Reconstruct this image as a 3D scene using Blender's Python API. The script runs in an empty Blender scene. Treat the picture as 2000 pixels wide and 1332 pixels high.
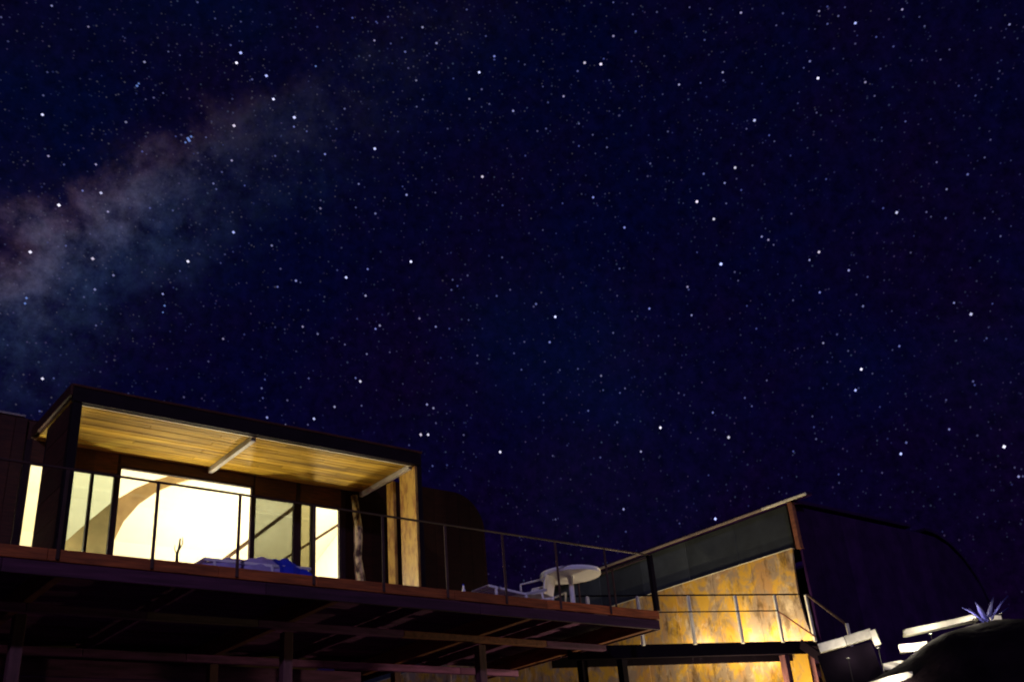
import bpy, bmesh, math, random
import numpy as np
from mathutils import Vector, Matrix
random.seed(7); rng = np.random.default_rng(11)
C = bpy.context.scene.collection
S = bpy.context.scene

# ------------------------------------------------------------ camera, world, light, exposure
cam = bpy.data.cameras.new('camera'); co = bpy.data.objects.new('camera', cam); C.objects.link(co)
R3 = Matrix(((0.78133155, -0.61927263, -0.07760428), (-0.22626078, -0.3969417, 0.8895186), (-0.5816589, -0.67745014, -0.45026018)))
co.matrix_world = R3.transposed().to_4x4()          # eye of the photographer at the world origin, ground 1.5 m below
cam.sensor_width = 36; cam.lens = 1991 * 36 / 2000; cam.clip_end = 6000; cam.clip_start = .05
S.camera = co
S.view_settings.view_transform = 'Standard'; S.view_settings.look = 'None'
S.view_settings.exposure = 0; S.view_settings.gamma = 1; S.view_settings.use_curve_mapping = False
S.cycles.filter_width = 2.0
S.cycles.max_bounces = 8; S.cycles.diffuse_bounces = 4; S.cycles.transparent_max_bounces = 12
S.cycles.sample_clamp_indirect = 4.0
try:
    S.cycles.use_denoising = True; S.cycles.denoiser = 'OPENIMAGEDENOISE'
except Exception: pass

class NT:
    """tiny node helper"""
    def __init__(s, nt): s.nt = nt; s.nt.nodes.clear()
    def n(s, t, **kw):
        nd = s.nt.nodes.new(t)
        for k, v in kw.items():
            if k in nd.inputs: nd.inputs[k].default_value = v
            else: setattr(nd, k, v)
        return nd
    def l(s, a, b): s.nt.links.new(a, b)
    def math(s, op, a, b=None, clamp=False):
        nd = s.nt.nodes.new('ShaderNodeMath'); nd.operation = op; nd.use_clamp = clamp
        for i, v in enumerate((a, b)):
            if v is None: continue
            if hasattr(v, 'links') or hasattr(v, 'is_linked'): s.l(v, nd.inputs[i])
            else: nd.inputs[i].default_value = v
        return nd.outputs[0]
    def dot(s, v, c):
        nd = s.nt.nodes.new('ShaderNodeVectorMath'); nd.operation = 'DOT_PRODUCT'; s.l(v, nd.inputs[0]); nd.inputs[1].default_value = c
        return nd.outputs['Value']
    def mix(s, fac, a, b, blend='MIX'):
        nd = s.nt.nodes.new('ShaderNodeMix'); nd.data_type = 'RGBA'; nd.blend_type = blend
        for ix, v in ((0, fac), (6, a), (7, b)):
            sock = nd.inputs[ix]
            if hasattr(v, 'is_linked'): s.l(v, sock)
            elif ix == 0: sock.default_value = v
            else: sock.default_value = (v, v, v, 1) if isinstance(v, (int, float)) else (*v, 1) if len(v) == 3 else v
        return nd.outputs[2]
    def ramp(s, fac, stops):
        nd = s.nt.nodes.new('ShaderNodeValToRGB'); s.l(fac, nd.inputs[0])
        el = nd.color_ramp.elements
        while len(el) < len(stops): el.new(.5)
        for e, (p, c) in zip(el, stops): e.position = p; e.color = (*c, 1) if not isinstance(c, (int, float)) else (c, c, c, 1)
        return nd.outputs[0]

W = bpy.data.worlds.new('World'); S.world = W; W.use_nodes = True
w = NT(W.node_tree)
tc = w.n('ShaderNodeTexCoord').outputs['Generated']
# night sky: blotchy navy, a little more violet low down
n1 = w.n('ShaderNodeTexNoise', Scale=7.0, Detail=4.0, Roughness=.6); w.l(tc, n1.inputs['Vector'])
n2 = w.n('ShaderNodeTexNoise', Scale=95.0, Detail=3.0, Roughness=.7); w.l(tc, n2.inputs['Vector'])
elev = w.dot(tc, (0, 0, 1))
base = w.ramp(elev, [(0.0, (.0032, .0005, .0075)), (.18, (.0027, .0006, .0098)), (.36, (.0013, .0009, .0155)), (.6, (.0006, .0012, .0150)), (1.0, (.0006, .0010, .0110))])
violet = w.ramp(n1.outputs[0], [(.40, 0.0), (.68, 1.0)])
base = w.mix(w.math('MULTIPLY', violet, .45), base, (.0042, .0006, .0090))
blot = w.ramp(n2.outputs[0], [(.30, .55), (.72, 1.5)])
base = w.mix(1.0, base, blot, 'MULTIPLY')
# milky way
MN = (0.73849976, 0.25046075, -0.6260092)           # pole of the band
MC = (0.150, 0.838, 0.524)           # its brightest part
n3 = w.n('ShaderNodeTexNoise', Scale=9.0, Detail=6.0, Roughness=.62, Distortion=.4); w.l(tc, n3.inputs['Vector'])
d = w.dot(tc, MN)
d = w.math('ADD', d, w.math('MULTIPLY', w.math('SUBTRACT', n3.outputs[0], .5), .17))
dn = w.math('ADD', w.math('MULTIPLY', d, 2.5), .5)   # -.2..+.2 -> 0..1
band = w.ramp(dn, [(.38, 0.0), (.46, .10), (.52, .9), (.60, 1.0), (.70, .55), (.86, .16), (1.0, 0.0)])
along = w.dot(tc, MC)
core = w.ramp(along, [(.86, 0.0), (.945, .08), (.980, .28), (.997, .95)])
n4 = w.n('ShaderNodeTexNoise', Scale=30.0, Detail=8.0, Roughness=.74); w.l(tc, n4.inputs['Vector'])
cl = w.ramp(n4.outputs[0], [(.38, .20), (.50, .75), (.66, 1.7)])
mcol = w.ramp(dn, [(.42, (.022, .008, .028)), (.49, (.042, .024, .040)), (.56, (.037, .034, .058)), (.70, (.018, .030, .070)), (.9, (.004, .012, .042))])
mw = w.mix(1.0, mcol, cl, 'MULTIPLY')
mw = w.mix(1.0, mw, w.math('MULTIPLY', band, core), 'MULTIPLY')
skyc = w.mix(1.0, base, mw, 'ADD')
n5 = w.n('ShaderNodeTexNoise', Scale=3.2, Detail=3.0, Roughness=.5); w.l(tc, n5.inputs['Vector'])
skyc = w.mix(w.ramp(n5.outputs[0], [(.46, 0.0), (.66, .8)]), skyc, w.mix(1.0, skyc, (.0000, .0020, .0070), 'ADD'))
bg = w.n('ShaderNodeBackground', Strength=1.0); w.l(skyc, bg.inputs[0])
wo = w.n('ShaderNodeOutputWorld'); w.l(bg.outputs[0], wo.inputs[0])

def sun(dirv, e, col, ang):
    L = bpy.data.lights.new('moonlight', 'SUN'); L.energy = e; L.color = col; L.angle = math.radians(ang)
    o = bpy.data.objects.new('moonlight', L); C.objects.link(o)
    o.rotation_euler = Vector(dirv).to_track_quat('-Z', 'Y').to_euler(); return o
sun((.48, .80, -.32), .58, (.58, .50, 1.0), 2.0)     # low moon behind the photographer
def point(name, p, watts, col, r=.1):
    L = bpy.data.lights.new(name, 'POINT'); L.energy = watts; L.color = col; L.shadow_soft_size = r
    o = bpy.data.objects.new(name, L); C.objects.link(o); o.location = p; return o

# ------------------------------------------------------------ materials
def mat(name, col, rough=.6, metal=0, var=.0, vscale=3.0, vcol=None, grain=None, bump=0, bscale=40, emit=None, spec=.4, vlo=.35, vhi=.65):
    m = bpy.data.materials.new(name); m.use_nodes = True; t = NT(m.node_tree)
    p = t.n('ShaderNodeBsdfPrincipled', Roughness=rough, Metallic=metal)
    p.inputs['Specular IOR Level'].default_value = spec
    p.inputs['Base Color'].default_value = (*col, 1)
    o = t.n('ShaderNodeOutputMaterial'); t.l(p.outputs[0], o.inputs[0])
    geo = t.n('ShaderNodeNewGeometry').outputs['Position']
    oi = t.n('ShaderNodeObjectInfo').outputs['Random']
    c = None
    if var or vcol:
        nz = t.n('ShaderNodeTexNoise', Scale=vscale, Detail=5.0, Roughness=.62)
        mp = t.n('ShaderNodeMapping'); t.l(geo, mp.inputs['Vector'])
        if grain: mp.inputs['Scale'].default_value = grain
        t.l(mp.outputs[0], nz.inputs['Vector'])
        v = t.ramp(nz.outputs[0], [(vlo, 0.0), (vhi, 1.0)])
        c = t.mix(v, col, vcol if vcol else tuple(x * (1 - var) for x in col))
        br = t.math('ADD', t.math('MULTIPLY', oi, .60), .70)
        c = t.mix(1.0, c, br, 'MULTIPLY')
        t.l(c, p.inputs['Base Color'])
    if bump:
        nb = t.n('ShaderNodeTexNoise', Scale=bscale, Detail=4.0); mp = t.n('ShaderNodeMapping'); t.l(geo, mp.inputs['Vector'])
        if grain: mp.inputs['Scale'].default_value = grain
        t.l(mp.outputs[0], nb.inputs['Vector'])
        b = t.n('ShaderNodeBump', Strength=bump, Distance=.02); t.l(nb.outputs[0], b.inputs['Height']); t.l(b.outputs[0], p.inputs['Normal'])
    if emit:
        p.inputs['Emission Color'].default_value = (*emit[0], 1); p.inputs['Emission Strength'].default_value = emit[1]
    return m
def glass_mat(name, tint, gl=.06):
    m = bpy.data.materials.new(name); m.use_nodes = True; t = NT(m.node_tree)
    tr = t.n('ShaderNodeBsdfTransparent'); tr.inputs[0].default_value = (*tint, 1)
    g = t.n('ShaderNodeBsdfGlossy', Roughness=.03)
    lw = t.n('ShaderNodeLayerWeight', Blend=.5); fr = t.math('ADD', t.math('MULTIPLY', t.math('POWER', lw.outputs['Facing'], 5.0), .8), .04)
    mx = t.n('ShaderNodeMixShader'); t.l(fr, mx.inputs[0]); t.l(tr.outputs[0], mx.inputs[1]); t.l(g.outputs[0], mx.inputs[2])
    o = t.n('ShaderNodeOutputMaterial'); t.l(mx.outputs[0], o.inputs[0]); return m
M = dict(
    dark=mat('dark_stained_wood', (.085, .022, .010), .7, var=.6, vscale=4, grain=(1, 1, 8), bump=.3),
    cladding=mat('deep_brown_cladding', (.022, .0055, .0035), .8, var=.5, vscale=3, grain=(1, 1, 6), bump=.2, spec=.1),
    frame=mat('dark_frame_paint', (.018, .009, .014), .7, spec=.15, var=.4, vscale=3, bump=.15),
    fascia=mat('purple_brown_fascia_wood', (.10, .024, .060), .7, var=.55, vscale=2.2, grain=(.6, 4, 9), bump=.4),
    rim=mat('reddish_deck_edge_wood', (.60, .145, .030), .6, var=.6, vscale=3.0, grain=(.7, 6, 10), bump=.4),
    under=mat('old_underside_timber', (.26, .075, .24), .8, var=.6, vscale=2.5, grain=(.6, 5, 5), bump=.4),
    greyplank=mat('grey_weathered_plank', (.22, .14, .12), .8, var=.5, vscale=4, grain=(.6, 5, 8), bump=.3),
    column=mat('column_timber', (.20, .075, .085), .75, var=.5, vscale=3, grain=(4, 4, .6), bump=.3),
    joist=mat('joist_timber', (.34, .12, .06), .75, var=.5, vscale=3, grain=(4, .6, 4), bump=.3),
    rail=mat('brown_rail_steel', (.085, .045, .038), .7, 0, spec=.2, var=.3, vscale=6),
    ceil=mat('pine_ceiling_board', (.50, .31, .030), .6, vcol=(.17, .095, .010), vscale=1.5, grain=(.35, 5, 1), bump=.3, vlo=.40, vhi=.66, spec=.2),
    goldpost=mat('varnished_pine_post', (.64, .40, .075), .5, vcol=(.36, .16, .035), vscale=4.5, grain=(3, 3, 1.0), bump=.2, vlo=.45, vhi=.62),
    greybeam=mat('grey_painted_beam', (.50, .46, .40), .6, var=.2, vscale=3),
    eave=mat('dull_eave_flashing', (.30, .24, .18), .6, var=.3, vscale=3),
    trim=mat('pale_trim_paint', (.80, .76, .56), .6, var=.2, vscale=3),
    log=mat('mottled_log_bark', (.60, .50, .26), .8, vcol=(.05, .025, .02), vscale=5.0, grain=(1.5, 1.5, .8), bump=.7, bscale=14, vlo=.42, vhi=.56),
    cream=mat('cream_canvas_wall', (.80, .76, .62), .8, var=.08, vscale=1.5, bump=.1, bscale=6),
    tan=mat('tan_laminated_arch', (.62, .43, .20), .6, var=.3, vscale=3),
    strut=mat('dark_timber_strut', (.16, .10, .06), .6, var=.3, vscale=5),
    floor=mat('interior_floor_boards', (.42, .28, .14), .5, var=.3, vscale=3),
    white=mat('white_plastic', (.78, .76, .80), .35, var=.06, vscale=6),
    lilac=mat('lilac_fabric', (.62, .52, .95), .85, var=.25, vscale=5, bump=.4, bscale=18),
    blue=mat('blue_fabric', (.022, .045, .70), .85, var=.35, vscale=5, bump=.4, bscale=18),
    soil=mat('dark_stony_soil', (.014, .007, .011), 1, spec=.05, var=.6, vscale=1.2, bump=1.0, bscale=5),
    stone=mat('pale_rendered_stone', (.74, .70, .60), .8, var=.3, vscale=4, bump=.6, bscale=14),
    steel=mat('dark_grey_steel_sheet', (.050, .062, .075), .6, .1, var=.35, vscale=1.6, bump=.1),
    void=mat('dark_violet_cladding', (.034, .010, .062), .9, var=.4, vscale=2, spec=.05),
    black=mat('black_beam_paint', (.006, .003, .008), .85, var=.3, vscale=4, spec=.05),
    lightpost=mat('galvanised_pale_post', (.72, .69, .60), .5, var=.3, vscale=7),
    leaf=mat('blue_green_agave_leaf', (.035, .035, .20), .6, var=.4, vscale=6),
    twig=mat('green_brown_twig', (.10, .10, .05), .7, var=.4, vscale=9),
    pot=mat('terracotta_pot', (.30, .10, .05), .8, var=.3, vscale=8),
    gold=mat('lamp_housing_metal', (.05, .045, .04), .4, .6),
    clear=glass_mat('clear_window_glass', (.93, .95, .92)),
    green=glass_mat('green_tinted_glass', (.62, .70, .68)),
    grey=glass_mat('grey_tinted_glass', (.37, .40, .37)),
    creamg=glass_mat('pale_tinted_glass', (.42, .43, .35)),
    glow=mat('lamp_glow', (1, .9, .7), emit=((1, .84, .55), 60)),
)
# weathered wall panel: gold rust stains on grey, streaks running down
def weathered():
    m = bpy.data.materials.new('rust_stained_wall_sheet'); m.use_nodes = True; t = NT(m.node_tree)
    p = t.n('ShaderNodeBsdfPrincipled', Roughness=.55, Metallic=.15); o = t.n('ShaderNodeOutputMaterial'); t.l(p.outputs[0], o.inputs[0])
    geo = t.n('ShaderNodeNewGeometry').outputs['Position']
    def nz(scale, sc, det=5.0, rough=.6, dist=0):
        mp = t.n('ShaderNodeMapping'); t.l(geo, mp.inputs['Vector']); mp.inputs['Scale'].default_value = sc
        n = t.n('ShaderNodeTexNoise', Scale=scale, Detail=det, Roughness=rough, Distortion=dist); t.l(mp.outputs[0], n.inputs['Vector']); return n.outputs[0]
    a = t.ramp(nz(1.7, (1, 1, .85), 6, .68, .8), [(.45, 0.0), (.56, 1.0)])
    c = t.mix(a, (.34, .245, .16), (.62, .36, .045))
    st = t.ramp(nz(2.6, (1, 1, .30), 5, .6, .6), [(.50, 0.0), (.62, 1.0)])
    c = t.mix(t.math('MULTIPLY', st, .45), c, (.60, .27, .03))
    pl = t.ramp(nz(2.8, (1, 1, .6), 6, .75, .5), [(.54, 0.0), (.64, 1.0)])
    c = t.mix(t.math('MULTIPLY', pl, .6), c, (.66, .52, .34))
    dk = t.ramp(nz(3.2, (1, 1, .45), 6, .75), [(.53, 0.0), (.66, 1.0)])
    c = t.mix(t.math('MULTIPLY', dk, .85), c, (.12, .065, .02))
    oi = t.n('ShaderNodeObjectInfo').outputs['Random']
    c = t.mix(1.0, c, t.math('ADD', t.math('MULTIPLY', oi, .25), .87), 'MULTIPLY')
    t.l(c, p.inputs['Base Color'])
    b = t.n('ShaderNodeBump', Strength=.35, Distance=.05); t.l(nz(2.0, (1, 1, .6), 5), b.inputs['Height']); t.l(b.outputs[0], p.inputs['Normal'])
    return m
M['rust'] = weathered()

# ------------------------------------------------------------ builders
def tag(o, label=None, cat=None, group=None, kind=None):
    for k, v in (('label', label), ('category', cat), ('group', group), ('kind', kind)):
        if v: o[k] = v
    return o
def thing(name, loc, label, cat, group=None):
    o = bpy.data.objects.new(name, None); C.objects.link(o); o.location = loc; o.empty_display_size = .2
    o['_o'] = (loc[0], loc[1], loc[2]); return tag(o, label, cat, group)
def wpos(o):
    p = Vector((0, 0, 0))
    while o: p += o.location; o = o.parent
    return p
def link(name, me, loc, parent=None, rot=None):
    o = bpy.data.objects.new(name, me); C.objects.link(o)
    if parent: o.parent = parent; loc = Vector(loc) - wpos(parent)
    o.location = loc
    if rot is not None: o.rotation_euler = rot
    return o
_cache = {}
def boxmesh(dx, dy, dz, m, bev=.006):
    k = (round(dx, 3), round(dy, 3), round(dz, 3), m, bev)
    if k in _cache: return _cache[k]
    bm = bmesh.new(); bmesh.ops.create_cube(bm, size=1); bmesh.ops.scale(bm, vec=(dx, dy, dz), verts=bm.verts)
    b = min(bev, min(dx, dy, dz) * .3)
    if b > 0: bmesh.ops.bevel(bm, geom=bm.edges[:], offset=b, segments=1, affect='EDGES')
    me = bpy.data.meshes.new('box'); bm.to_mesh(me); bm.free(); me.materials.append(M[m]); _cache[k] = me; return me
def box(name, x0, x1, y0, y1, z0, z1, m, parent=None, bev=.006):
    return link(name, boxmesh(x1 - x0, y1 - y0, z1 - z0, m, bev), ((x0 + x1) / 2, (y0 + y1) / 2, (z0 + z1) / 2), parent)
def bar(name, p, q, w_, h_, m, parent=None, bev=.006, extend=0):
    p, q = Vector(p), Vector(q); d_ = q - p; L = d_.length + 2 * extend
    rot = d_.to_track_quat('X', 'Z').to_euler()
    return link(name, boxmesh(L, w_, h_, m, bev), (p + q) / 2, parent, rot)
def meshobj(name, verts, faces, m, parent=None, smooth=False, origin=None):
    vs = np.array(verts, float); o0 = Vector(origin if origin is not None else vs.mean(0))
    me = bpy.data.meshes.new(name); me.from_pydata([tuple(Vector(v) - o0) for v in verts], [], faces); me.materials.append(M[m] if isinstance(m, str) else m)
    me.validate(); me.update()
    bm = bmesh.new(); bm.from_mesh(me); bmesh.ops.recalc_face_normals(bm, faces=bm.faces); bm.to_mesh(me); bm.free()
    if smooth: me.polygons.foreach_set('use_smooth', [True] * len(me.polygons))
    return link(name, me, o0, parent)
def prism(name, pts, axis, a0, a1, m, parent=None, smooth=False):
    """polygon pts (2D) swept along axis ('x','y','z') from a0 to a1"""
    def P(u, v, a): return {'x': (a, u, v), 'y': (u, a, v), 'z': (u, v, a)}[axis]
    n = len(pts); V = [P(u, v, a0) for u, v in pts] + [P(u, v, a1) for u, v in pts]
    F = [tuple(range(n)), tuple(range(2 * n - 1, n - 1, -1))] + [(i, (i + 1) % n, n + (i + 1) % n, n + i) for i in range(n)]
    return meshobj(name, V, F, m, parent)
def strip(name, outer, inner, axis, a0, a1, m, parent=None):
    """band between two polylines of equal length, given thickness along axis"""
    def P(u, v, a): return {'x': (a, u, v), 'y': (u, a, v), 'z': (u, v, a)}[axis]
    n = len(outer); V = []; F = []
    for i in range(n): V += [P(*outer[i], a0), P(*inner[i], a0), P(*inner[i], a1), P(*outer[i], a1)]
    for i in range(n - 1):
        for j in range(4): F.append((4 * i + j, 4 * i + (j + 1) % 4, 4 * i + 4 + (j + 1) % 4, 4 * i + 4 + j))
    F += [(0, 1, 2, 3), (4 * n - 4, 4 * n - 3, 4 * n - 2, 4 * n - 1)]
    return meshobj(name, V, F, m, parent)
def tube(name, pts, rad, m, parent=None, seg=10, caps=True):
    pts = [Vector(p) for p in pts]; rads = rad if isinstance(rad, (list, tuple)) else [rad] * len(pts)
    V = []; F = []
    for i, p in enumerate(pts):
        d_ = (pts[min(i + 1, len(pts) - 1)] - pts[max(i - 1, 0)]).normalized()
        up = Vector((0, 0, 1)) if abs(d_.z) < .9 else Vector((1, 0, 0))
        a = d_.cross(up).normalized(); b = d_.cross(a)
        for k in range(seg):
            t = 2 * math.pi * k / seg; V.append(tuple(p + (a * math.cos(t) + b * math.sin(t)) * rads[i]))
    for i in range(len(pts) - 1):
        for k in range(seg): F.append((i * seg + k, i * seg + (k + 1) % seg, (i + 1) * seg + (k + 1) % seg, (i + 1) * seg + k))
    if caps: F += [tuple(range(seg)), tuple(range(len(V) - seg, len(V)))]
    return meshobj(name, V, F, m, parent, smooth=False if seg < 8 else True)
def lathe(name, prof, cx, cy, m, parent=None, seg=40):
    V = []; F = []
    for r, z in prof:
        for k in range(seg): t = 2 * math.pi * k / seg; V.append((cx + r * math.cos(t), cy + r * math.sin(t), z))
    for i in range(len(prof) - 1):
        for k in range(seg): F.append((i * seg + k, i * seg + (k + 1) % seg, (i + 1) * seg + (k + 1) % seg, (i + 1) * seg + k))
    F += [tuple(range(seg)), tuple(range(len(V) - seg, len(V)))]
    o = meshobj(name, V, F, m, parent); 
    return o

# ------------------------------------------------------------ terrain
DZ = 3.81                                             # top of the big deck above the eye
def sm(t): t = max(0.0, min(1.0, t)); return t * t * (3 - 2 * t)
AX, AY = 17.3, 11.9
def ground_z(x, y):
    u = (x - AX) * .873 + (y - AY) * .488; v = (x - AX) * .488 - (y - AY) * .873
    hc = 2.22 + .85 * sm((v + .3) / 3.2) if v > -.3 else -.6 + 2.82 * sm((v + 3.3) / 3)
    h = -1.5 + (hc + 1.5) * sm((u + 7) / 7) * (1 - sm((u - 40) / 60)) * (1 - sm((v - 40) / 60))
    r = math.sin(x * 1.7 + y * .6) * math.sin(y * 1.3 - x * .4) * .07 + math.sin(x * 4.1 + 1) * math.sin(y * 3.7) * .035
    return h + r * sm((h + 1.5) / 2) 
def terrain():
    xs = np.concatenate([[-3000, -600, -150, -40], np.arange(-15, 12, 1.5), np.arange(12, 30, .25), np.arange(30, 60, 3), [80, 150, 600, 3000]])
    ys = np.concatenate([[-3000, -600, -150, -40, -20], np.arange(-8, 4, 1.5), np.arange(4, 20, .25), np.arange(20, 60, 3), [80, 150, 600, 3000]])
    V = [(x, y, ground_z(x, y)) for y in ys for x in xs]; n = len(xs)
    F = [(j * n + i, j * n + i + 1, (j + 1) * n + i + 1, (j + 1) * n + i) for j in range(len(ys) - 1) for i in range(n - 1)]
    return tag(meshobj('ground', V, F, 'soil', smooth=True, origin=(0, 0, 0)), kind='structure')
terrain()

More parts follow.
